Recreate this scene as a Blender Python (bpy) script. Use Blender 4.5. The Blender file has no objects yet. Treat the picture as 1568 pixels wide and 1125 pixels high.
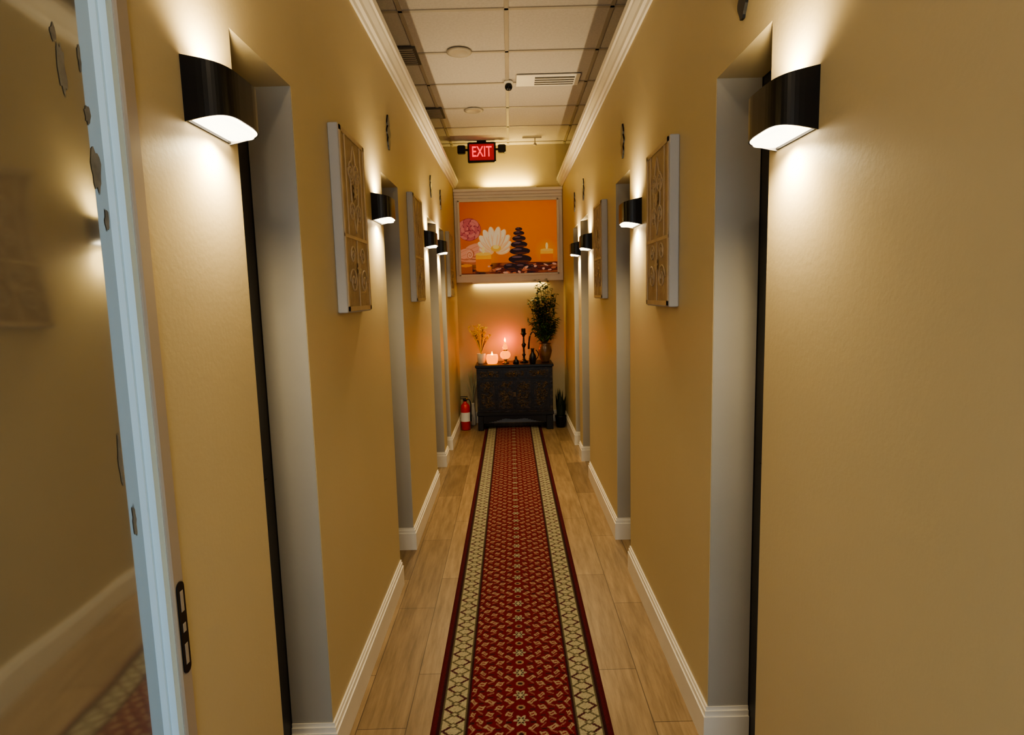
import bpy, math, random
import numpy as np
from mathutils import Vector, Matrix
random.seed(7); np.random.seed(7)
scene = bpy.context.scene
col = scene.collection

# ------------------------------------------------------------------ materials
def newmat(name, color=(.8,.8,.8), rough=.5, metal=0, emis=None, estr=0, spec=.5):
    m = bpy.data.materials.new(name); m.use_nodes = True
    b = m.node_tree.nodes['Principled BSDF']
    b.inputs['Base Color'].default_value = (*color,1)
    b.inputs['Roughness'].default_value = rough
    b.inputs['Metallic'].default_value = metal
    b.inputs['Specular IOR Level'].default_value = spec
    if emis:
        b.inputs['Emission Color'].default_value = (*emis,1)
        b.inputs['Emission Strength'].default_value = estr
    return m
def noisy(name, c1, c2, scale=8, rough=.5, bump=0.0, bscale=None, detail=4, stretch=None, spec=.5, metal=0, lo=.35, hi=.65):
    m = newmat(name, c1, rough, metal, spec=spec); nt = m.node_tree; N = nt.nodes; L = nt.links
    b = N['Principled BSDF']
    tc = N.new('ShaderNodeTexCoord'); mp = N.new('ShaderNodeMapping')
    if stretch: mp.inputs['Scale'].default_value = stretch
    L.new(tc.outputs['Object'], mp.inputs['Vector'])
    n = N.new('ShaderNodeTexNoise'); n.inputs['Scale'].default_value = scale; n.inputs['Detail'].default_value = detail
    L.new(mp.outputs[0], n.inputs['Vector'])
    r = N.new('ShaderNodeValToRGB'); r.color_ramp.elements[0].color=(*c1,1); r.color_ramp.elements[1].color=(*c2,1)
    r.color_ramp.elements[0].position=lo; r.color_ramp.elements[1].position=hi
    L.new(n.outputs['Fac'], r.inputs[0]); L.new(r.outputs[0], b.inputs['Base Color'])
    if bump:
        n2 = N.new('ShaderNodeTexNoise'); n2.inputs['Scale'].default_value = bscale or scale*10
        L.new(mp.outputs[0], n2.inputs['Vector'])
        bp = N.new('ShaderNodeBump'); bp.inputs['Strength'].default_value = bump; bp.inputs['Distance'].default_value=.01
        L.new(n2.outputs['Fac'], bp.inputs['Height']); L.new(bp.outputs[0], b.inputs['Normal'])
    return m
M_wall = noisy('wall_paint',(.565,.468,.285),(.54,.447,.27),1.5,.5,.04,90,spec=.4)
M_jamb = noisy('jamb_paint',(.42,.385,.33),(.39,.36,.305),3,.5,.03,60)
M_white = noisy('trim_white',(.82,.77,.69),(.78,.73,.65),5,.35)
M_cool = newmat('stile_daylit_blue',(.66,.86,1.0),.3)  # white stile with the blue of the daylight put into its colour
M_tile = noisy('ceiling_tile',(.50,.45,.41),(.45,.405,.37),60,.85,.25,140)
M_grid = newmat('ceiling_grid',(.37,.32,.26),.5)
M_black = newmat('black_metal',(.008,.008,.010),.3,.3)
M_dark = noisy('dark_door',(.018,.016,.016),(.03,.027,.025),4,.4)
M_lens = newmat('frosted_lens',(.9,.85,.75),.4,emis=(1,.86,.62),estr=6)
M_chest = noisy('chest_wood',(.010,.007,.006),(.065,.038,.018),22,.38,.3,40,lo=.5,hi=.74)
M_carve = noisy('chest_carving',(.035,.022,.012),(.12,.072,.032),30,.4)
M_chestd = newmat('chest_lacquer',(.007,.006,.006),.35)
M_gold = newmat('aged_brass',(.35,.2,.06),.35,.9)
M_red = newmat('red_paint',(.55,.015,.01),.25)
M_label = newmat('label_white',(.7,.7,.68),.5)
M_leaf = noisy('leaf',(.03,.085,.018),(.09,.17,.035),9,.45)
M_leaf2 = noisy('leaf_dark',(.015,.045,.015),(.04,.085,.025),9,.45)
M_stem = newmat('stem',(.10,.06,.03),.7)
M_yel = newmat('dried_flower',(.90,.66,.12),.7)
M_reed = newmat('dried_reed',(.40,.38,.24),.8)
M_pot = noisy('glazed_pot',(.10,.055,.03),(.20,.11,.05),12,.3)
M_potw = newmat('white_ceramic',(.6,.56,.48),.35)
M_amber = newmat('amber_glass',(.9,.35,.02),.15,emis=(1,.22,.008),estr=2.2)
M_flame = newmat('flame',(1,.6,.1),.5,emis=(1,.55,.12),estr=12)
M_wax = newmat('wax',(.8,.55,.25),.5,emis=(1,.5,.1),estr=3)
M_exitp = newmat('exit_panel',(.25,.01,.01),.4,emis=(1,.02,.03),estr=.22)
M_exitt = newmat('exit_letters',(1,.1,.1),.4,emis=(1,.05,.08),estr=1.5)
M_side = newmat('canvas_side',(.46,.45,.44),.55)
M_face = noisy('carved_brown',(.28,.20,.12),(.38,.28,.175),14,.5,.3,50)
M_line = noisy('carved_tan',(.53,.41,.265),(.46,.35,.22),20,.5)
M_grille = newmat('vent_dark',(.09,.08,.07),.6)
M_stile = newmat('door_stile_paint',(.40,.345,.285),.3)
M_resid = noisy('film_residue',(.17,.155,.13),(.26,.24,.20),40,.7)

# oak planks
def floor_mat():
    m = newmat('oak_planks',(.4,.26,.13),.38); nt=m.node_tree;N=nt.nodes;L=nt.links;b=N['Principled BSDF']
    tc=N.new('ShaderNodeTexCoord'); mp=N.new('ShaderNodeMapping'); mp.inputs['Rotation'].default_value=(0,0,math.pi/2)
    mp.inputs['Location'].default_value=(.3,.055,0)
    L.new(tc.outputs['Object'],mp.inputs['Vector'])
    br=N.new('ShaderNodeTexBrick'); br.offset=.37
    br.inputs['Scale'].default_value=1; br.inputs['Brick Width'].default_value=.8; br.inputs['Row Height'].default_value=.17
    br.inputs['Mortar Size'].default_value=.0016; br.inputs['Mortar Smooth'].default_value=.2
    br.inputs['Color1'].default_value=(.36,.255,.15,1); br.inputs['Color2'].default_value=(.24,.165,.095,1); br.inputs['Mortar'].default_value=(.09,.055,.03,1)
    L.new(mp.outputs[0],br.inputs['Vector'])
    mp2=N.new('ShaderNodeMapping'); mp2.inputs['Scale'].default_value=(14,1.2,1)
    L.new(tc.outputs['Object'],mp2.inputs['Vector'])
    n=N.new('ShaderNodeTexNoise'); n.inputs['Scale'].default_value=3; n.inputs['Detail'].default_value=8; n.inputs['Roughness'].default_value=.65
    L.new(mp2.outputs[0],n.inputs['Vector'])
    r=N.new('ShaderNodeValToRGB'); r.color_ramp.elements[0].color=(.58,.54,.48,1); r.color_ramp.elements[1].color=(1.1,1.08,1.05,1)
    r.color_ramp.elements[0].position=.3; r.color_ramp.elements[1].position=.65
    L.new(n.outputs['Fac'],r.inputs[0])
    mx=N.new('ShaderNodeMix'); mx.data_type='RGBA'; mx.blend_type='MULTIPLY'; mx.inputs[0].default_value=1
    L.new(br.outputs['Color'],mx.inputs[6]); L.new(r.outputs[0],mx.inputs[7]); L.new(mx.outputs[2],b.inputs['Base Color'])
    return m
M_floor = floor_mat()
def glass_mat():
    m = newmat('reflective_glass',(.19,.172,.135),.25); nt=m.node_tree;N=nt.nodes;L=nt.links;b=N['Principled BSDF']
    g=N.new('ShaderNodeBsdfGlossy'); g.inputs['Roughness'].default_value=.055; g.inputs['Color'].default_value=(.93,.97,.97,1)
    mx=N.new('ShaderNodeMixShader'); mx.inputs[0].default_value=.42
    tc=N.new('ShaderNodeTexCoord'); n=N.new('ShaderNodeTexNoise'); n.inputs['Scale'].default_value=2.2; n.inputs['Detail'].default_value=1
    L.new(tc.outputs['Object'],n.inputs['Vector'])
    bp=N.new('ShaderNodeBump'); bp.inputs['Strength'].default_value=.18; bp.inputs['Distance'].default_value=.045
    L.new(n.outputs['Fac'],bp.inputs['Height']); L.new(bp.outputs[0],g.inputs['Normal'])
    L.new(b.outputs[0],mx.inputs[1]); L.new(g.outputs[0],mx.inputs[2])
    L.new(mx.outputs[0],N['Material Output'].inputs['Surface'])
    return m
M_glass = glass_mat()
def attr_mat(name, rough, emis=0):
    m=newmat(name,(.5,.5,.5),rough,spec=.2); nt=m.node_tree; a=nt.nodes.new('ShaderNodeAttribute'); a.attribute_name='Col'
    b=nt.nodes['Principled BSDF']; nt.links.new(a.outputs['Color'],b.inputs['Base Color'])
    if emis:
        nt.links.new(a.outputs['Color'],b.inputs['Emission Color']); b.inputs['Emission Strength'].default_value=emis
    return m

# ------------------------------------------------------------------ mesh builder
class MB:
    def __init__(s): s.v=[]; s.f=[]; s.m=[]; s.mats=[]; s.sm=[]
    def mi(s,mat):
        if mat not in s.mats: s.mats.append(mat)
        return s.mats.index(mat)
    def add(s,verts,faces,mat,smooth=False):
        o=len(s.v); s.v+= [tuple(p) for p in verts]; k=s.mi(mat)
        for f in faces: s.f.append(tuple(o+i for i in f)); s.m.append(k); s.sm.append(smooth)
    def box(s,x0,x1,y0,y1,z0,z1,mat,c=0):
        if x0>x1:x0,x1=x1,x0
        if c:
            def ring(z,i): 
                return [(x0+i+c,y0+i,z),(x1-i-c,y0+i,z),(x1-i,y0+i+c,z),(x1-i,y1-i-c,z),(x1-i-c,y1-i,z),(x0+i+c,y1-i,z),(x0+i,y1-i-c,z),(x0+i,y0+i+c,z)]
            R=[ring(z0,c),ring(z0+c,0),ring(z1-c,0),ring(z1,c)]
            vs=sum(R,[]); fs=[]
            for k in range(3):
                for i in range(8): j=(i+1)%8; fs.append((k*8+i,k*8+j,k*8+8+j,k*8+8+i))
            fs.append(tuple(range(7,-1,-1))); fs.append(tuple(range(24,32)))
            s.add(vs,fs,mat); return
        vs=[(x0,y0,z0),(x1,y0,z0),(x1,y1,z0),(x0,y1,z0),(x0,y0,z1),(x1,y0,z1),(x1,y1,z1),(x0,y1,z1)]
        s.add(vs,[(0,3,2,1),(4,5,6,7),(0,1,5,4),(1,2,6,5),(2,3,7,6),(3,0,4,7)],mat)
    def lathe(s,prof,cx,cy,mat,seg=24,cap=True):
        n=len(prof); vs=[]; fs=[]
        for r,z in prof:
            for i in range(seg):
                a=2*math.pi*i/seg; vs.append((cx+r*math.cos(a),cy+r*math.sin(a),z))
        for k in range(n-1):
            for i in range(seg):
                j=(i+1)%seg; fs.append((k*seg+i,k*seg+j,(k+1)*seg+j,(k+1)*seg+i))
        if cap:
            fs.append(tuple(range(seg-1,-1,-1))); fs.append(tuple((n-1)*seg+i for i in range(seg)))
        s.add(vs,fs,mat,True)
    def tube(s,pts,rad,mat,seg=8):
        pts=[Vector(p) for p in pts]; n=len(pts); vs=[]; fs=[]
        rr=rad if isinstance(rad,(list,tuple)) else [rad]*n
        for k,p in enumerate(pts):
            d=(pts[min(k+1,n-1)]-pts[max(k-1,0)]).normalized()
            a=d.cross(Vector((0,0,1))) if abs(d.z)<.95 else d.cross(Vector((1,0,0)))
            a.normalize(); b=d.cross(a)
            for i in range(seg):
                t=2*math.pi*i/seg; vs.append(tuple(p+rr[k]*(a*math.cos(t)+b*math.sin(t))))
        for k in range(n-1):
            for i in range(seg):
                j=(i+1)%seg; fs.append((k*seg+i,k*seg+j,(k+1)*seg+j,(k+1)*seg+i))
        fs.append(tuple(range(seg-1,-1,-1))); fs.append(tuple((n-1)*seg+i for i in range(seg)))
        s.add(vs,fs,mat,True)
    def leaf(s,base,d,L,W,mat,droop=.2):
        base=Vector(base); d=Vector(d).normalized(); side=d.cross(Vector((0,0,1)))
        if side.length<.05: side=Vector((1,0,0))
        side.normalize(); up=side.cross(d)
        m1=base+d*L*.4+up*L*.04; tip=base+d*L-Vector((0,0,L*droop))
        s.add([base,m1+side*W*.5-up*W*.15,tip,m1-side*W*.5-up*W*.15,m1],[(0,1,4),(1,2,4),(2,3,4),(3,0,4)],mat)
    def ico(s,c,r,mat,sz=1):
        prof=[(max(.0005,r*math.sin(math.pi*i/10)),c[2]-r*sz*math.cos(math.pi*i/10)) for i in range(11)]
        s.lathe(prof,c[0],c[1],mat,16)
    def build(s,name,loc=None,parent=None):
        if loc is None:
            a=np.array(s.v); loc=tuple((a.min(0)+a.max(0))/2)
        me=bpy.data.meshes.new(name); me.from_pydata([(v[0]-loc[0],v[1]-loc[1],v[2]-loc[2]) for v in s.v],[],s.f)
        for m in s.mats: me.materials.append(m)
        me.polygons.foreach_set('material_index',s.m); me.polygons.foreach_set('use_smooth',s.sm); me.update()
        o=bpy.data.objects.new(name,me); o.location=loc; col.objects.link(o)
        if parent: o.parent=parent; o.location=Vector(loc)-parent.location
        return o

WL,WR=-.60,.605; T=.13; YB=-1.2; YE=6.85; ZC=3.1; ZW=2.70; DH=2.065
OPL=[(1.395,1.77),(2.95,3.38),(4.55,5.08),(5.30,5.65)]
OPR=[(1.43,1.80),(3.05,3.45),(4.67,5.15),(5.35,5.72)]

# ------------------------------------------------------------------ shell
def planebox(name,*a,mat): 
    m=MB(); m.box(*a,mat); return m.build(name,loc=(0,0,0))
planebox('floor',-2.2,2.2,YB-.1,YE+.1,-.1,0,mat=M_floor)
planebox('wall_back',-2.2,2.2,YE,YE+.1,0,ZC,mat=M_wall)
planebox('wall_outer_left',-2.3,-2.2,YB-.1,YE+.1,0,ZC,mat=M_wall)
planebox('wall_outer_right',2.2,2.3,YB-.1,YE+.1,0,ZC,mat=M_wall)
m=MB()   # entrance wall behind the camera with a doorway
m.box(-2.2,-.58,YB-.1,YB,0,ZC,M_wall); m.box(.58,2.2,YB-.1,YB,0,ZC,M_wall); m.box(-.58,.58,YB-.1,YB,2.15,ZC,M_wall)
m.build('wall_front',loc=(0,0,0))
m=MB()
m.box(-2.2,2.2,YB-.1,YE+.1,ZC,ZC+.1,M_tile)
x=.02-.61*3
while x<2.2: m.box(x-.012,x+.012,YB,YE,ZC-.006,ZC,M_grid); x+=.61
y=6.72
while y>YB: m.box(-2.2,2.2,y-.012,y+.012,ZC-.006,ZC,M_grid); y-=.61
m.build('ceiling',loc=(0,0,0))

def side_wall(name,w,out,ops,start):
    m=MB(); bk=w-out*T; ys=start
    for a,b in ops:
        m.box(w,bk,ys,a,0,ZW,M_wall); m.box(w,bk,a,b,DH,ZW,M_wall)
        e=.003
        m.box(w-out*.001,bk,b-e,b,0,DH,M_jamb); m.box(w-out*.001,bk,a,a+e,0,DH,M_jamb)
        ys=b
    m.box(w,bk,ys,YE,0,ZW,M_wall)
    return m.build(name,loc=(0,0,0))
side_wall('wall_right',WR,-1,OPR,YB)
side_wall('wall_left',WL,1,OPL,1.02)
planebox('wall_left.001',WL-T,WL,YB,-.13,0,ZW,mat=M_wall)
planebox('wall_left.002',WL-T,WL,-.13,1.02,2.205,ZW,mat=M_wall)
planebox('wall_left.003',WL-T,-.70,-.13,1.02,0,2.205,mat=M_wall)

nd=0
for w,out,ops in ((WL,1,OPL),(WR,-1,OPR)):
    for a,b in ops:
        nd+=1
        m=MB(); x0=w-out*(T+.002); x1=w-out*(T+.042)
        m.box(x0,x1,a-.25,b+.12,.005,DH+.05,M_dark)
        for z0,z1 in ((.18,.95),(1.1,1.95)):
            m.box(x0+out*.004,x0,a+.05,b-.05,z0,z1,M_dark)
        m.build('door_%d'%nd)
def base(name,w,out,ops,start):
    m=MB(); H=.13; t=.016; ys=start
    def seg(a,b):
        m.box(w,w+out*t,a,b,0,H-.03,M_white)
        m.box(w,w+out*t*.7,a,b,H-.03,H-.012,M_white); m.box(w,w+out*t*.4,a,b,H-.012,H,M_white)
    for a,b in ops:
        seg(ys,a)
        m.box(w+out*t,w-out*T,b-t,b-.003,0,H-.03,M_white)
        m.box(w+out*t*.7,w-out*T,b-t*.7,b-.003,H-.03,H-.012,M_white)
        m.box(w+out*t*.4,w-out*T,b-t*.4,b-.003,H-.012,H,M_white)
        ys=b-.003
    seg(ys,YE)
    m.build(name,loc=(0,0,0))
base('baseboard_left',WL,1,OPL,1.03); base('baseboard_right',WR,-1,OPR,YB)
m=MB(); m.box(WL+.017,WR-.017,YE-.016,YE,0,.1,M_white); m.box(WL+.017,WR-.017,YE-.01,YE,.1,.13,M_white); m.build('baseboard_back',loc=(0,0,0))
def crown(name,w,out):
    pr=[(0,2.63),(.010,2.63),(.014,2.645),(.026,2.652),(.030,2.668),(.044,2.69),(.047,2.70),(.056,2.705),(.058,2.735),(-.13,2.735),(-.13,2.701),(0,2.701)]
    m=MB(); n=len(pr); vs=[(w+out*a,YB,z) for a,z in pr]+[(w+out*a,YE-.001,z) for a,z in pr]
    fs=[(i,(i+1)%n,n+(i+1)%n,n+i) for i in range(n)]+[tuple(range(n)),tuple(range(2*n-1,n-1,-1))]
    m.add(vs,fs,M_white); m.build(name,loc=(0,0,0))
crown('trim_1',WL,1); crown('trim_2',WR,-1)

# ------------------------------------------------------------------ glass door leaf at near left
m=MB()
ga,gb=-.600,-.623   # pane slightly out of parallel with the corridor
m.add([(ga,-.10,.25),(gb,.97,.25),(gb,.97,2.10),(ga,-.10,2.10),(ga-.01,-.10,.25),(gb-.01,.97,.25),(gb-.01,.97,2.10),(ga-.01,-.10,2.10)],
      [(0,1,2,3),(7,6,5,4),(0,4,5,1),(3,2,6,7),(0,3,7,4),(1,5,6,2)],M_glass)
m.box(-.68,-.60,.97,.985,0,2.2,M_cool); m.box(-.68,-.612,.964,.97,0,2.2,M_cool)
m.box(-.68,-.594,.985,1.018,0,2.2,M_stile,c=.003)
m.box(-.68,-.595,-.12,-.06,0,2.2,M_white); m.box(-.68,-.597,-.06,.955,2.10,2.2,M_white); m.box(-.68,-.597,-.06,.955,0,.25,M_white)
def faceplate(z0,z1):
    y0,y1=.991,1.013; ym=(y0+y1)/2; r=.011; n=8
    pts=[(ym+r*math.cos(a),z1-r+r*math.sin(a)) for a in np.linspace(0,math.pi,n)]+[(ym+r*math.cos(a),z0+r+r*math.sin(a)) for a in np.linspace(math.pi,2*math.pi,n)]
    k=len(pts); vs=[(-.594,a,b) for a,b in pts]+[(-.5915,a,b) for a,b in pts]
    m.add(vs,[(i,(i+1)%k,k+(i+1)%k,k+i) for i in range(k)]+[tuple(range(k,2*k))],M_black)
faceplate(.815,.985)
for a,b in ((.832,.870),(.892,.908),(.930,.968)): m.box(-.5915,-.591,.998,1.007,a,b,M_stile)
# torn film residue stuck on the pane
rr=random.Random(21)
def residue(yc,zc,w2,h2):
    n=18; pts=[]
    for i in range(n):
        a=2*math.pi*i/n; k=rr.uniform(.65,1.1); y=min(.960,yc+w2*k*math.cos(a)); z=zc+h2*k*math.sin(a)
        pts.append((ga+(gb-ga)*(y+.10)/1.07+.0008,y,z))
    m.add(pts,[tuple(range(n))],M_resid)
for q in ((.942,1.672,.014,.036),(.935,1.752,.007,.016),(.890,1.800,.009,.038),(.880,1.845,.006,.014),(.925,1.23,.005,.045),(.955,1.60,.006,.02),(.93,1.83,.004,.02),(.945,1.12,.005,.03)): residue(*q)
m.build('glass_door')

# ------------------------------------------------------------------ sconces
def spot(name,loc,down,energy,parent):
    l=bpy.data.lights.new(name,'SPOT'); l.energy=energy; l.color=(1,.80,.46); l.spot_size=math.radians(162); l.spot_blend=1.0; l.shadow_soft_size=.012
    o=bpy.data.objects.new(name,l); o.parent=parent; o.location=Vector(loc)-parent.location
    if not down: o.rotation_euler=(math.pi,0,0)
    col.objects.link(o)
def sconce(w,out,y,z,E=15):
    m=MB(); hw=.092; pj=.080; hh=.060; n=28; k=n+1
    def ring(sc,zs,hsc=None,off=0,taper=.016):
        r=[]
        for i in range(n+1):
            t=math.pi*i/n; c=math.cos(t); s_=math.sin(t); e=.48
            o=abs(s_)**e
            r.append((w+out*(off+(pj-off)*sc*o), y+hw*sc*math.copysign(abs(c)**e,c), z+zs*(hh-taper*o) if hsc is None else z+hsc))
        return r
    A=ring(1,-1);B=ring(1,1);C=ring(.965,1);D=ring(.965,-1)
    fs=[]; fi=[]
    for i in range(n):
        for q in range(4):
            a=q*k; b=((q+1)%4)*k
            (fi if q==2 else fs).append((a+i,a+i+1,b+i+1,b+i))
    m.add(A+B+C+D,fs,M_black,False); m.add(A+B+C+D,fi,M_white,False)
    m.box(w,w+out*.004,y-hw*.95,y+hw*.95,z-hh+.002,z+hh-.002,M_black)
    for (za,zb,sc) in ((-hh+.006,-hh+.030,.88),(hh-.030,hh-.022,.94)):
        P=ring(sc,0,za,.006);Q=ring(.95,0,zb,.006)
        ff=[(i,i+1,k+i+1,k+i) for i in range(n)]+[tuple(range(k)),tuple(range(2*k-1,k-1,-1)),(0,k,2*k-1,k-1)]
        m.add(P+Q,ff,M_lens,False)
    o=m.build('wall_sconce',loc=(w+out*.04,y,z))
    spot('lamp_down',(w+out*.040,y,z-hh-.008),True,E,o)
    spot('lamp_up',(w+out*.040,y,z+hh-.008),False,E*.7,o)
for y,z,e in ((1.265,1.867,17),(2.80,1.87,17),(4.45,1.88,20),(5.17,1.88,24)): sconce(WL,1,y,z,e)
for y,z,e in ((1.30,1.832,17),(2.87,1.83,17),(4.53,1.84,20),(5.24,1.84,24)): sconce(WR,-1,y,z,e)

# ------------------------------------------------------------------ carved wall panels
def panel(w,out,y0,y1,z0,z1):
    m=MB(); X=lambda o:w+out*(o-.005 if o>.03 else o)
    m.box(X(0),X(.040),y0,y1,z0,z1,M_side,c=.003)
    m.box(X(.040),X(.0415),y0+.006,y1-.006,z0+.006,z1-.006,M_face)
    b=.016
    def rail(a0,a1,c0,c1,h=.0445): m.box(X(.0415),X(h),a0,a1,c0,c1,M_line)
    i0,i1,j0,j1=y0+.006,y1-.006,z0+.006,z1-.006
    rail(i0,i1,j0,j0+b);rail(i0,i1,j1-b,j1);rail(i0,i0+b,j0,j1);rail(i1-b,i1,j0,j1)
    zm=z0+(z1-z0)*.42; ym=(y0+y1)/2
    rail(i0,i1,zm-.006,zm+.006,.044); rail(i0+.06,i0+.068,zm,j1,.044); rail(i1-.068,i1-.06,zm,j1,.044)
    rail(ym-.004,ym+.004,j0,zm,.044)
    def scroll(cy,cz,r,s1,s2,turn=1.6):
        pts=[]
        for k in range(26):
            t=k/25; a=t*turn*2*math.pi; rr=r*(1-t*.8)
            pts.append((X(.0425),cy+s1*rr*math.cos(a),cz+s2*rr*math.sin(a)))
        m.tube(pts,.0035,M_line,6)
    w2=(y1-y0); 
    for s1 in(-1,1):
        scroll(ym+s1*w2*.22,z0+.11,.05,s1,1); scroll(ym+s1*w2*.2,z0+.205,.035,-s1,1)
        scroll(ym+s1*.04,z1-.13,.045,s1,-1); scroll(ym+s1*.045,zm+.09,.04,-s1,1); scroll(ym+s1*.04,(zm+z1)/2+.03,.04,s1,1)
        m.tube([(X(.0425),ym+s1*.05*math.sin(t*3.1),zm+.02+t*(z1-zm-.06)) for t in np.linspace(0,1,20)],.003,M_line,6)
    for cz in (z0+.16,(zm+z1)/2-.02,z1-.2):
        for k in range(8):
            a=k*math.pi/4; c=(X(.043),ym,cz); e=(X(.045),ym+.035*math.cos(a),cz+.035*math.sin(a))
            n1=(X(.046),ym+.018*math.cos(a+.4),cz+.018*math.sin(a+.4)); n2=(X(.046),ym+.018*math.cos(a-.4),cz+.018*math.sin(a-.4))
            m.add([c,n1,e,n2],[(0,1,2,3)],M_line)
    m.build('carved_wall_panel')
panel(WL,1,2.10,2.45,1.42,2.06); panel(WL,1,3.66,4.03,1.44,2.09); panel(WL,1,5.80,6.14,1.46,2.08)
panel(WR,-1,2.17,2.52,1.41,2.01); panel(WR,-1,3.74,4.08,1.43,2.03)

def plaque(w,out,y,z,h=.17):
    m=MB(); n=24; pr=[]
    for i in range(n+1):
        t=i/n; pr.append((.008+.022*abs(math.sin(math.pi*t*3))*math.sin(math.pi*t)+.012*math.sin(math.pi*t), z-h/2+h*t))
    o0,o1=w+out*.0005,w+out*.008
    for k in range(n):
        (a,za),(b,zb)=pr[k],pr[k+1]
        vs=[(xx,y+s*q,zz) for xx in(o0,o1) for q,zz in((a,za),(b,zb)) for s in(-1,1)]
        m.add(vs,[(4,5,7,6),(0,2,3,1),(0,4,6,2),(1,3,7,5),(0,1,5,4),(2,6,7,3)],M_black)
    m.build('wall_plaque')
for y,z in ((3.17,2.30),(4.82,2.32),(5.48,2.32)): plaque(WL,1,y,z)
for y,z in ((1.60,2.225),(3.22,2.24),(4.9,2.28),(5.55,2.28)): plaque(WR,-1,y,z)

# ------------------------------------------------------------------ runner rug
def grid_mesh(name,nx,ny,fn,colfn,mat,loc):
    u,v=np.meshgrid(np.linspace(0,1,nx),np.linspace(0,1,ny)); P=fn(u.ravel(),v.ravel())
    i=np.arange((nx-1)*(ny-1)); r=i//(nx-1); c=i%(nx-1); a=r*nx+c
    F=np.stack([a,a+1,a+nx+1,a+nx],1)
    me=bpy.data.meshes.new(name); me.vertices.add(len(P)); me.vertices.foreach_set('co',P.astype(np.float32).ravel())
    me.loops.add(F.size); me.loops.foreach_set('vertex_index',F.ravel().astype(np.int32))
    me.polygons.add(len(F)); me.polygons.foreach_set('loop_start',(np.arange(len(F))*4).astype(np.int32)); me.polygons.foreach_set('loop_total',np.full(len(F),4,np.int32))
    me.update(calc_edges=True); me.validate()
    at=me.color_attributes.new('Col','FLOAT_COLOR','POINT'); C=colfn(u.ravel(),v.ravel())
    at.data.foreach_set('color',np.concatenate([C,np.ones((len(C),1))],1).astype(np.float32).ravel())
    me.materials.append(mat); o=bpy.data.objects.new(name,me); o.location=loc; col.objects.link(o); return o
RW=.31; RY0,RY1=.6,6.60
def rug_col(u,v):
    x=(u-.5)*2*RW; y=RY0+v*(RY1-RY0); ax=np.abs(x)
    C=np.zeros((len(x),3)); red=np.array([.125,.007,.014]); cream=np.array([.35,.31,.21]); dark=np.array([.035,.008,.011]); olive=np.array([.09,.078,.046])
    C[:]=red
    def setc(mask,c): C[mask]=c
    P=.066
    for k,(cx,hw,sl) in enumerate([(.042,.019,1.),(.077,.017,-1.),(.110,.020,.6),(.143,.017,-1.),(.169,.012,1.)]):
        off=.5*(k%2); q=y/P+off; rr=np.floor(q); f2=q-rr-.5
        alt=np.where(rr%2==0,1.,-.6); wv=np.where(rr%2==0,1.,.75)
        e=(ax-cx)/(hw*wv); th=.15*(1-e*e)+.015; d=f2-sl*alt*.12*e-.06*np.sin(e*4)
        setc((np.abs(e)<1)&(np.abs(d)<th),cream*np.array([.9,.74,.72]))
        setc((np.abs(e)<.40)&(np.abs(d)<th*.3),red*1.3)
        e3=(ax-cx)/(hw*.6); d3=f2+.34+sl*.15*e3
        setc((np.abs(e3)<1)&(np.abs(d3)<.05),np.array([.24,.10,.08])); setc((np.abs(e3)<.8)&(np.abs(f2-.36)<.05),dark)
    P2=.132; g=(y/P2-np.floor(y/P2))-.5; th=np.arctan2(g*P2,ax+1e-6); rad=np.sqrt(ax**2+(g*P2*.9)**2)
    pet=.020*(1+.35*np.cos(6*th)); setc(rad<pet,cream*.9); setc(rad<pet*.62,dark); setc(rad<.008,cream)
    g2=np.abs(g)-.5; rad2=np.sqrt((ax*.8)**2+(g2*P2)**2); setc(rad2<.013,cream*np.array([.8,.6,.55])); setc(rad2<.007,dark)
    setc((ax>.183)&(ax<.190),dark)
    b=(ax>=.190)&(ax<.277); setc(b,cream)
    t=(ax-.190)/.087; ph=y/.11; tri=np.abs((ph-np.floor(ph))*2-1); ph2=ph+.5; tri2=np.abs((ph2-np.floor(ph2))*2-1)
    setc(b&(np.abs(t-.1-.8*tri)<.08),dark*1.8); setc(b&(np.abs(t-.1-.8*tri2)<.06),olive)
    pz=(y/.055); pf=np.abs(pz-np.floor(pz)-.5)
    setc(b&(np.abs(t-.5)/.22+pf/.26<1),olive); setc(b&(np.abs(t-.5)/.12+pf/.14<1),cream)
    setc(b&((t<.06)|(t>.94)),olive)
    setc(ax>=.277,dark*.9); setc(ax>.290,np.array([.08,.007,.012]))
    n=np.random.rand(len(x))*.4+.8; return C*n[:,None]
M_rug=attr_mat('woven_rug',.95)
def rug_pos(u,v):
    x=(u-.5)*2*RW; e=np.minimum(1,np.minimum(u,1-u)*60); return np.stack([x,RY0+v*(RY1-RY0)-3.6,.001+.007*e],1)
grid_mesh('runner_rug',221,1900,rug_pos,rug_col,M_rug,(0,3.6,0))

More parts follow.
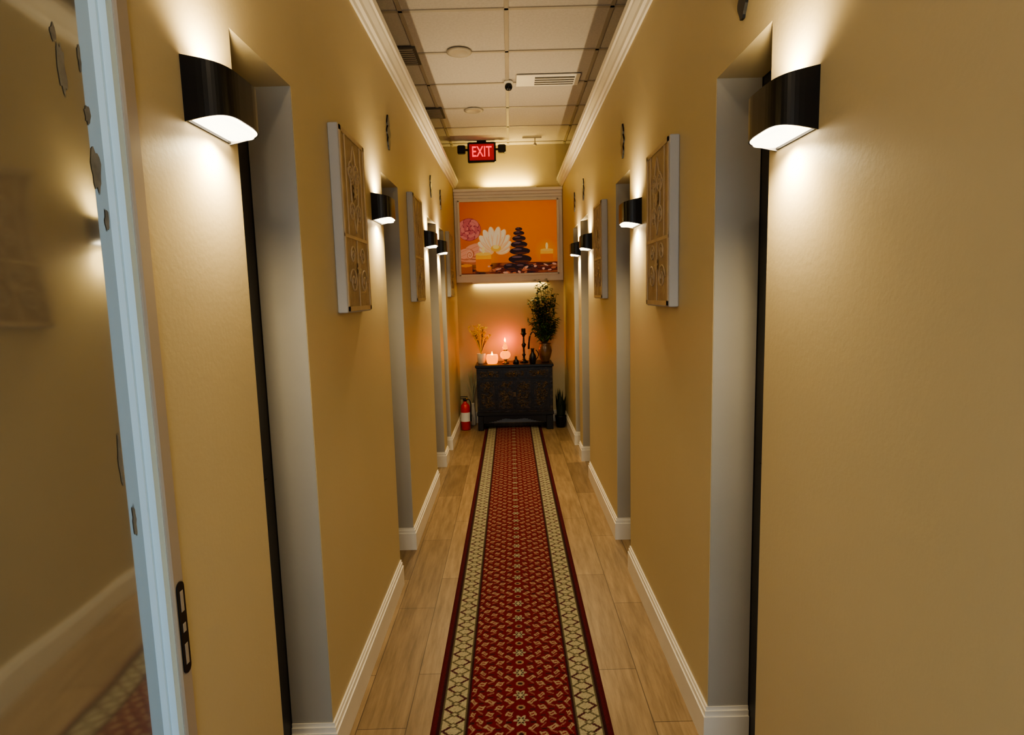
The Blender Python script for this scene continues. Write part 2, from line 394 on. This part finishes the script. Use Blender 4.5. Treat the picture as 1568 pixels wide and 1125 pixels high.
# ------------------------------------------------------------------ framed spa picture on the end wall
def paint_col(u,v):
    X=u*156; Y=(1-v)*113; n=len(X); rs=np.random.RandomState(3)
    C=np.zeros((n,3)); g=np.clip(1-((X-105)/110)**2-((Y-50)/90)**2,0,1)[:,None]
    C[:]=np.array([.66,.13,.004])*(1-g)+np.array([.93,.27,.008])*g
    def S(mk,c,k=1.): C[mk]=C[mk]*(1-k)+np.array(c)*k
    def ell(cx,cy,rx,ry,a=0):
        ca,sa=math.cos(a),math.sin(a); dx=X-cx;dy=Y-cy
        return ((dx*ca+dy*sa)/rx)**2+((-dx*sa+dy*ca)/ry)**2
    tb=Y>94; C[tb]=np.array([.17,.035,.025])
    for k in range(60):
        S((ell(rs.uniform(0,156),rs.uniform(94,113),rs.uniform(3,12),rs.uniform(.5,1.4))<1)&tb,[.42,.13,.06] if k%2 else [.05,.02,.03])
    for cx,cy,r in((38,84,26),(137,78,20)):
        e=ell(cx,cy,r,r); k=np.clip(1-e,0,1)[:,None]*.5; C[:]=C*(1-k)+np.array([1,.45,.03])*k
    S(ell(22,88,24,8)<1,[.58,.18,.08]); S(ell(20,86,22,6)<1,[.82,.36,.20]); S((ell(20,86,22,6)<1)&(np.abs(Y-87-.03*X)<.8),[.5,.15,.07])
    for cx,cy,rx,ry in((30,74,22,11),(11,80,13,9)):
        e=ell(cx,cy,rx,ry,-.1); S(e<1,[.62,.20,.10]); S(ell(cx-1,cy-1,rx*.9,ry*.85,-.1)<1,[.86,.40,.25])
        S((e<.9)&(np.abs(np.sin((X-cx)*.20+(Y-cy)*.5))<.16),[.68,.25,.13])
        e2=ell(cx+rx*.45,cy+1,rx*.42,ry*.72); th=np.arctan2(Y-cy-1,X-cx-rx*.45); q=np.sin(np.sqrt(e2)*11+th)
        S(e2<1,[.66,.23,.11]); S((e2<1)&(q>-.25),[.92,.50,.33])
    S(ell(17,43,18,17)<1,[.42,.06,.07])
    for R0,nn,pr in((12.5,8,8.2),(8.5,6,6.8),(4.8,5,5.0),(1.6,3,3.4)):
        for k in range(nn):
            a=k*2*math.pi/nn+R0; cx=17+R0*math.cos(a); cy=43+R0*.9*math.sin(a)
            S(ell(cx,cy,pr,pr*.72,a+1.57)<1,[.36,.05,.07]); S(ell(cx+1.1*math.cos(a),cy+1.1*math.sin(a),pr*.86,pr*.52,a+1.57)<1,[.72,.25,.22] if k%2 else [.60,.15,.16])
    for a,Lg in((-1.35,22),(1.35,22),(-1.05,27),(1.05,27),(-.75,31),(.75,31),(-.45,34),(.45,34),(-.15,35),(.18,35)):
        bx,by=56,82; cx=bx+math.sin(a)*Lg*.6; cy=by-math.cos(a)*Lg*.6-4
        S(ell(cx,cy,6.2,Lg*.52,a)<1.0,[.95,.60,.30]); S(ell(cx-.6,cy-1,5,Lg*.47,a)<1,[.98,.84,.60]); S(ell(cx,cy+4,1.2,Lg*.3,a)<1,[.96,.70,.40])
    S(ell(58,72,8,5)<1,[.95,.58,.10]); S(ell(58,70,5,3)<1,[1,.8,.3])
    for cx,cy,rx,ry in((80,100,11,5),(113,101,9,4),(98,101,12,5.5),(95,89,18,6.5),(95,77,16,5.6),(94,67,13,5),(94,58,10.5,4.3),(94,50,8.5,3.6),(94,44,5.5,2.8)):
        S(ell(cx,cy,rx,ry)<1,[.035,.022,.032]); S(ell(cx+rx*.2,cy+ry*.55,rx*.7,ry*.25)<1,[.16,.05,.03]); S(ell(cx-rx*.25,cy-ry*.5,rx*.45,ry*.22)<1,[.20,.12,.14])
    mk=(np.abs(X-38)<12)&(Y>80)&(Y<104); S(mk,[.93,.25,.01]); S(mk&(Y<88),[1,.52,.08]); S(ell(38,104,12,2.6)<1,[.93,.25,.01]); S(ell(38,80,12,2.6)<1,[1,.65,.15]); S(ell(38,74,2,5)<1,[1,.85,.4])
    mk=(np.abs(X-10)<10)&(Y>97)&(Y<109); S(mk,[.50,.13,.02]); S(ell(10,97,10,2.2)<1,[.85,.35,.07])
    mk=(np.abs(X-137)<10)&(Y>76)&(Y<93); S(mk,[.90,.22,.01]); S(mk&(Y<82),[1,.55,.10]); S(ell(137,76,10,2.2)<1,[1,.62,.15]); S(ell(137,70,2,5)<1,[1,.85,.4])
    for k in range(34):
        cx,cy=rs.uniform(46,150),rs.uniform(96,110); S(ell(cx,cy,rs.uniform(1.5,4.5),rs.uniform(1,1.8),rs.uniform(-.6,.6))<1,[[.80,.45,.32],[.10,.03,.03],[.6,.2,.1]][k%3])
    return C
FX0,FX1,FZ0,FZ1=-.560,.560,1.685,2.512
m=MB()
def fr(x0,x1,z0,z1,d): m.box(x0,x1,YE-d,YE,z0,z1,M_white,c=.003)
ox0,ox1=-.597,.602
fr(ox0,FX0+.012,1.615,2.53,.035);fr(FX1-.012,ox1,1.615,2.53,.035);fr(ox0,ox1,1.615,FZ0+.010,.037);fr(ox0,ox1,FZ1-.012,2.535,.037)
fr(FX0-.004,FX0+.022,FZ0,FZ1,.05);fr(FX1-.022,FX1+.004,FZ0,FZ1,.05);fr(FX0,FX1,FZ0-.006,FZ0+.018,.05);fr(FX0,FX1,FZ1-.018,FZ1+.006,.05)
fr(ox0,ox1,2.535,2.565,.045);fr(ox0,ox1,2.565,2.598,.06);fr(ox0,ox1,2.598,2.628,.085)
fo=m.build('framed_spa_picture')
M_print=attr_mat('printed_canvas_glow',.55,.2)  # print colours also emit, an added glow that brightens the picture
pg=grid_mesh('print',400,295,lambda u,v:np.stack([FX0+u*(FX1-FX0),np.full(len(u),YE-.02),FZ0+v*(FZ1-FZ0)],1)-np.array(fo.location),paint_col,M_print,(0,0,0)); pg.parent=fo
m=MB(); m.box(-.32,.32,YE-.06,YE-.03,2.629,2.641,M_white,c=.002); lb=m.build('added_light_bar')
def area(name,loc,rot,sx,sy,E,c,parent=None):
    l=bpy.data.lights.new(name,'AREA'); l.shape='RECTANGLE'; l.size=sx; l.size_y=sy; l.energy=E; l.color=c
    o=bpy.data.objects.new(name,l); o.location=loc; o.rotation_euler=rot; col.objects.link(o)
    if parent: o.parent=parent; o.location=Vector(loc)-parent.location
    return o
area('led_glow',(0,YE-.05,2.65),(math.pi,0,0),.5,.02,6.5,(1,.74,.22),lb)
m=MB(); m.box(-.42,.42,YE-.030,YE-.008,1.602,1.6145,M_white,c=.002); lb2=m.build('added_light_bar')  # added bar hidden under the frame to light the end wall yellow
area('added_bar_glow',(0,YE-.020,1.598),(0,0,0),.8,.012,2.2,(1,.78,.30),lb2)

# ------------------------------------------------------------------ exit sign
m=MB(); ex,ey,ez=-.262,6.60,2.975
m.box(ex-.15,ex+.15,ey,ey+.05,ez-.105,ez+.105,M_black,c=.008)
m.box(ex-.130,ex+.130,ey-.003,ey,ez-.083,ez+.083,M_exitp)
m.box(ex-.05,ex+.05,ey+.01,ey+.04,ez+.105,ZC-.006,M_black)
for s in(-1,1):
    m.box(ex+s*.148,ex+s*.18,ey+.015,ey+.035,ez+.02,ez+.04,M_black)
    m.box(ex+s*.215-.042,ex+s*.215+.042,ey-.01,ey+.05,ez-.01,ez+.075,M_black,c=.008)
eo=m.build('exit_sign')
cu=bpy.data.curves.new('exit_text','FONT'); cu.body='EXIT'; cu.size=.145; cu.align_x='CENTER'; cu.align_y='CENTER'; cu.extrude=.0015; cu.offset=.001
cu.materials.append(M_exitt); to=bpy.data.objects.new('exit_text',cu); col.objects.link(to); to.parent=eo; to.location=Vector((ex,ey-.006,ez))-eo.location; to.rotation_euler=(math.pi/2,0,0); to.scale=(.72,1.05,1)

m=MB(); m.lathe([(.035,ZC-.006),(.035,ZC-.018),(.02,ZC-.024)],.03,4.85,M_white,20); m.ico((.03,4.85,ZC-.045),.030,M_black); m.build('dome_camera')
m=MB(); vx,vy=.33,4.83; m.box(vx-.24,vx+.24,vy-.12,vy+.12,ZC-.012,ZC-.006,M_white)
for k in range(7): m.box(vx-.10,vx+.20,vy-.075+k*.024,vy-.063+k*.024,ZC-.018,ZC-.012,M_white if k%2 else M_grille)
m.build('ceiling_vent')
for q,(vx,vy) in enumerate(((-.73,4.3),(-.70,5.6))):
    m=MB(); m.box(vx-.15,vx+.15,vy-.15,vy+.15,ZC-.014,ZC-.006,M_grille)
    for k in range(8): m.box(vx-.13,vx+.13,vy-.13+k*.034,vy-.118+k*.034,ZC-.02,ZC-.014,M_grid)
    m.build('return_grille')
for vx,vy in((-.30,4.26),(-.28,5.55)):
    m=MB(); m.lathe([(.085,ZC-.006),(.085,ZC-.011),(.06,ZC-.016),(.055,ZC-.013),(.002,ZC-.013)],vx,vy,M_grid,28); m.build('ceiling_speaker')
m=MB(); m.box(.17,.37,6.50,6.515,ZC-.02,ZC-.006,M_grid); m.tube([(.30,6.507,ZC-.02),(.30,6.507,ZC-.07)],.005,M_grid); m.lathe([(.018,ZC-.09),(.014,ZC-.07)],.30,6.507,M_grid,12); m.build('sprinkler_head')

# ------------------------------------------------------------------ carved chest
m=MB(); cx0,cx1,cy0,cy1=-.385,.435,6.42,6.80
m.box(cx0-.012,cx1+.012,cy0-.014,cy1+.01,.690,.72,M_chestd,c=.005)
m.box(cx0,cx1,cy0,cy1,.20,.69,M_chest,c=.003)
m.box(cx0-.008,cx1+.008,cy0-.010,cy1+.005,.165,.20,M_chestd,c=.004)
for a,b in((cx0,cx0+.062),(cx1-.075,cx1)):
    m.box(a,b,cy0,cy0+.06,0,.165,M_chestd,c=.006); m.box(a,b,cy1-.06,cy1,0,.165,M_chestd,c=.006)
    m.box(a,a+.02 if a==cx0 else b,cy0+.05,cy1-.05,.09,.165,M_chestd)
n=24; xs=np.linspace(cx0+.062,cx1-.075,n+1)
for i in range(n):
    t=(i+.5)/n; dz=.030+.055*abs(2*t-1)**2.2+.014*abs(math.sin(t*math.pi*3))
    m.box(xs[i],xs[i+1],cy0+.005,cy0+.022,.165-dz,.165,M_chestd)
fy=cy0
def fbox(a,b,c,d,h,mat): m.box(a,b,fy-h,fy,c,d,mat)
W=cx1-cx0; rs=random.Random(11)
def carving(a,b,c,d,k):
    for q in range(k):
        r=rs.uniform(.012,.028); x=rs.uniform(a+r,b-r); z=rs.uniform(c+r,d-r); s1=rs.choice((-1,1)); p0=rs.uniform(0,6)
        m.tube([(x+s1*r*(1-t*.75)*math.cos(p0+t*8),fy-.013,z+r*(1-t*.75)*math.sin(p0+t*8)) for t in np.linspace(0,1,14)],.0036,M_carve,5)
    for q in range(k):
        x=rs.uniform(a+.02,b-.02); z=rs.uniform(c+.015,d-.015); an=rs.uniform(0,6.28)
        m.tube([(x,fy-.012,z),(x+.012*math.cos(an),fy-.015,z+.012*math.sin(an)),(x+.024*math.cos(an),fy-.012,z+.024*math.sin(an))],[.002,.006,.001],M_carve,5)
for i in range(3):
    a=cx0+.02+i*(W-.04)/3; b=a+(W-.04)/3-.012
    fbox(a,b,.575,.672,.007,M_chestd); fbox(a+.010,b-.010,.585,.662,.011,M_chest); carving(a+.012,b-.012,.585,.662,11)
    m.ico(((a+b)/2,fy-.018,.623),.009,M_gold)
for i in range(4):
    a=cx0+.02+i*(W-.04)/4; b=a+(W-.04)/4-.010
    fbox(a,b,.225,.56,.007,M_chestd); fbox(a+.014,b-.014,.240,.545,.011,M_chest)
    carving(a+.016,b-.016,.245,.54,24)
m.box(cx0+W/2-.022,cx0+W/2+.010,fy-.016,fy-.007,.37,.42,M_carve,c=.002)
m.build('carved_chest')
ZT=.7205
m=MB(); px,py=.37,6.62
m.lathe([(.040,ZT),(.045,ZT+.01),(.064,ZT+.06),(.078,ZT+.12),(.070,ZT+.165),(.056,ZT+.185),(.068,ZT+.205),(.062,ZT+.205),(.052,ZT+.19)],px,py,M_pot,28)
m.lathe([(.052,ZT+.185),(.001,ZT+.19)],px,py,M_stem,16)
rs=random.Random(5)
for b in range(40):
    ang=rs.uniform(0,2*math.pi); sp=rs.uniform(.03,.20); H=rs.uniform(.20,.73)*(1-.3*(sp/.2)**3)
    tx,ty=px+sp*math.cos(ang),py+.6*sp*math.sin(ang)
    if tx>.56: tx=.55
    pts=[(px+(tx-px)*t**.9+.008*math.sin(9*t+b),py+(ty-py)*t**1.1,ZT+.17+H*t) for t in np.linspace(0,1,9)]
    m.tube(pts,[.005*(1-.6*i/8) for i in range(9)],M_stem,5)
    for k in range(34):
        t=rs.uniform(.35,1.03); i=min(8,int(t*8)); p=pts[i]; a2=rs.uniform(0,2*math.pi)
        d=(math.cos(a2),.7*math.sin(a2),rs.uniform(-.5,.5)); m.leaf((p[0],p[1],ZT+.17+H*t),d,rs.uniform(.045,.08),rs.uniform(.022,.034),M_leaf if rs.random()<.5 else M_leaf2)
m.v=[(max(.185,min(v[0],.585)),min(v[1],6.80),v[2]) for v in m.v]
m.build('potted_plant')
m=MB(); q=.135; z=ZT
m.lathe([(.045,z),(.045,z+.012),(.03,z+.022),(.012,z+.04),(.012,z+.07),(.022,z+.085),(.012,z+.10),(.010,z+.16),(.020,z+.18),(.028,z+.20),(.012,z+.215),(.010,z+.28),(.018,z+.30),(.034,z+.315),(.036,z+.32),(.024,z+.32),(.024,z+.37),(.020,z+.375)],q,6.60,M_black,20)
m.build('candlestick')
m=MB(); q=.225; ey2=6.465
m.lathe([(.030,z),(.032,z+.01),(.040,z+.05),(.036,z+.09),(.018,z+.12),(.016,z+.15),(.024,z+.165)],q,ey2,M_black,20)
m.tube([(q-.03+.055*(1-math.cos(t))*.8-.01,ey2,z+.16+.15*math.sin(t)+.06*t/3) for t in np.linspace(0,2.6,18)],[.011-.0004*i for i in range(18)],M_black,8)
m.tube([(q+.035+.03*math.sin(t),ey2,z+.04+.035*t) for t in np.linspace(0,3.1,14)],.005,M_black,8)
m.build('black_ewer')
m=MB(); q=-.07
m.lathe([(.04,z),(.042,z+.008),(.02,z+.02),(.016,z+.035),(.035,z+.05)],q,6.55,M_gold,20)
m.lathe([(.03,z+.048),(.052,z+.07),(.058,z+.095),(.05,z+.12),(.026,z+.14)],q,6.55,M_amber,24)
m.lathe([(.026,z+.14),(.028,z+.150),(.014,z+.158)],q,6.55,M_gold,16)
m.lathe([(.024,z+.152),(.030,z+.175),(.020,z+.20),(.012,z+.225),(.014,z+.235)],q,6.55,M_amber,20)
m.lathe([(.002,z+.237),(.010,z+.25),(.008,z+.265),(.001,z+.285)],q,6.55,M_flame,12)
ol=m.build('oil_lamp')
m=MB(); q=-.215
m.lathe([(.050,z),(.060,z+.015),(.066,z+.06),(.062,z+.10),(.055,z+.10),(.055,z+.07)],q,6.55,M_amber,24); m.lathe([(.054,z+.065),(.001,z+.068)],q,6.55,M_wax,20)
m.lathe([(.002,z+.068),(.012,z+.09),(.009,z+.11),(.001,z+.135)],q,6.55,M_flame,12)
cj=m.build('candle_jar')
def pt(name,loc,E,c,r,parent):
    l=bpy.data.lights.new(name,'POINT'); l.energy=E; l.color=c; l.shadow_soft_size=r
    o=bpy.data.objects.new(name,l); col.objects.link(o); o.parent=parent; o.location=Vector(loc)-parent.location
pt('flame_light',(-.05,6.74,z+.24),2.1,(1,.11,.03),.02,ol); pt('flame_light_b',(-.215,6.66,z+.17),.9,(1,.26,.04),.02,cj)
m=MB(); m.lathe([(.030,z),(.034,z+.004),(.030,z+.035),(.012,z+.05),(.016,z+.06)],.045,6.50,M_black,16); m.lathe([(.012,z+.058),(.012,z+.08)],.045,6.50,M_stem,12); m.build('small_candle_holder')
m=MB(); q=-.335
m.lathe([(.036,z),(.040,z+.006),(.046,z+.05),(.048,z+.11),(.044,z+.11),(.042,z+.09)],q,6.60,M_potw,24); m.lathe([(.042,z+.09),(.001,z+.092)],q,6.60,M_stem,16)
for b in range(24):
    ang=rs.uniform(0,2*math.pi); sp=rs.uniform(.03,.15); H=rs.uniform(.16,.33); tx=q+sp*math.cos(ang); ty=6.60+.5*sp*math.sin(ang)
    pts=[(q+(tx-q)*t**1.5,6.60+(ty-6.60)*t**1.5,z+.09+H*t) for t in np.linspace(0,1,7)]
    m.tube(pts,.0035,M_yel if b%3 else M_stem,5)
    for k in range(7):
        a2=rs.uniform(0,6.28); m.leaf(pts[-1-(k%2)],(math.cos(a2),math.sin(a2),.9),.045,.022,M_yel,.1)
m.build('dried_flower_pot')

m=MB(); ax,ay=-.525,6.50
m.lathe([(.046,.002),(.052,.008),(.052,.25),(.047,.275),(.03,.295),(.018,.305),(.018,.325)],ax,ay,M_red,28)
m.lathe([(.0525,.10),(.0525,.20)],ax,ay,M_label,28,False)
m.lathe([(.02,.322),(.022,.345),(.014,.35)],ax,ay,M_black,16)
m.box(ax-.05,ax+.03,ay-.009,ay+.009,.365,.373,M_black,c=.002); m.box(ax-.05,ax+.02,ay-.008,ay+.008,.345,.352,M_black,c=.002)
m.lathe([(.011,.335),(.011,.357)],ax+.022,ay-.012,M_gold,12)
m.tube([(ax+.018,ay,.34),(ax+.05,ay,.335),(ax+.062,ay,.29),(ax+.060,ay-.01,.18),(ax+.058,ay-.015,.10)],[.007,.007,.007,.007,.010],M_black,8)
m.build('fire_extinguisher')
m=MB(); q,qy=-.455,6.72
m.lathe([(.022,.001),(.026,.01),(.034,.10),(.024,.20),(.018,.24),(.022,.26)],q,qy,M_potw,20)
for b in range(18):
    a=rs.uniform(0,6.28); sp=rs.uniform(.02,.09); H=rs.uniform(.2,.42)
    m.tube([(min(-.405,max(-.58,q+sp*math.cos(a)*t**1.5)),qy+.6*sp*math.sin(a)*t**1.5,.25+H*t) for t in np.linspace(0,1,6)],[.003,.003,.003,.004,.006,.002],M_reed,5)
m.build('dried_reed_vase')
m=MB(); q,qy=.525,6.52
m.lathe([(.045,.001),(.05,.01),(.062,.12),(.066,.13),(.058,.13),(.055,.11)],q,qy,M_black,24); m.lathe([(.055,.11),(.001,.112)],q,qy,M_stem,16)
M_blade=newmat('dark_blade',(.012,.022,.010),.5)
for b in range(17):
    a=b*2.4; r=.012+.03*rs.random(); H=rs.uniform(.14,.34); bx,by=q+r*math.cos(a),qy+r*math.sin(a)
    ex_,ey_=bx+.03*math.cos(a),by+.03*math.sin(a); w_=.014; sx,sy=-math.sin(a)*w_,math.cos(a)*w_
    m.add([(bx-sx,by-sy,.11),(bx+sx,by+sy,.11),((bx+ex_)/2+sx*1.2,(by+ey_)/2+sy*1.2,.11+H*.55),(ex_,ey_,.11+H),((bx+ex_)/2-sx*1.2,(by+ey_)/2-sy*1.2,.11+H*.55)],[(0,1,2,3,4)],M_blade)
m.v=[(min(v[0],.585),v[1],v[2]) for v in m.v]
m.build('snake_plant')

m=MB()
m.box(-.58,-.52,YB-.1,YB+.02,0,2.15,M_white); m.box(.52,.58,YB-.1,YB+.02,0,2.15,M_white); m.box(-.52,.52,YB-.1,YB+.02,2.09,2.15,M_white)
m.build('trim_3',loc=(0,0,0))
area('daylight',(0,YB-.05,1.08),(math.pi/2,0,0),1.02,1.95,15,(.55,.79,1.0))
# added ceiling lamp, out of view, to warm the near right wall
m=MB(); lx,ly=-.15,-.55
m.lathe([(.16,ZC-.006),(.16,ZC-.03),(.15,ZC-.035)],lx,ly,M_gold,32); m.lathe([(.148,ZC-.034),(.13,ZC-.07),(.08,ZC-.095),(.002,ZC-.105)],lx,ly,M_lens,32)
cl=m.build('added_fill_lamp')
pt('added_fill_light',(lx,ly,ZC-.17),18,(1,.80,.52),.06,cl)

w=bpy.data.worlds.new('world'); scene.world=w; w.use_nodes=True
w.node_tree.nodes['Background'].inputs[0].default_value=(.5,.7,1,1); w.node_tree.nodes['Background'].inputs[1].default_value=.3

# ------------------------------------------------------------------ camera
cam=bpy.data.cameras.new('camera'); co=bpy.data.objects.new('camera',cam); col.objects.link(co); scene.camera=co
cam.sensor_fit='HORIZONTAL'; cam.sensor_width=36; cam.lens=920/1568*36; cam.clip_start=.02
p=.1211; r=.026
F=Vector((0,math.cos(p),-math.sin(p))); R=Vector((1,0,0)); U=R.cross(F)
U2=U*math.cos(r)+R*math.sin(r); R2=R*math.cos(r)-U*math.sin(r)
Mx=Matrix((R2,U2,-F)).transposed().to_4x4(); Mx.translation=Vector((0,0,1.47)); co.matrix_world=Mx
scene.view_settings.view_transform='AgX'; scene.view_settings.look='AgX - Medium High Contrast'; scene.view_settings.exposure=0.15
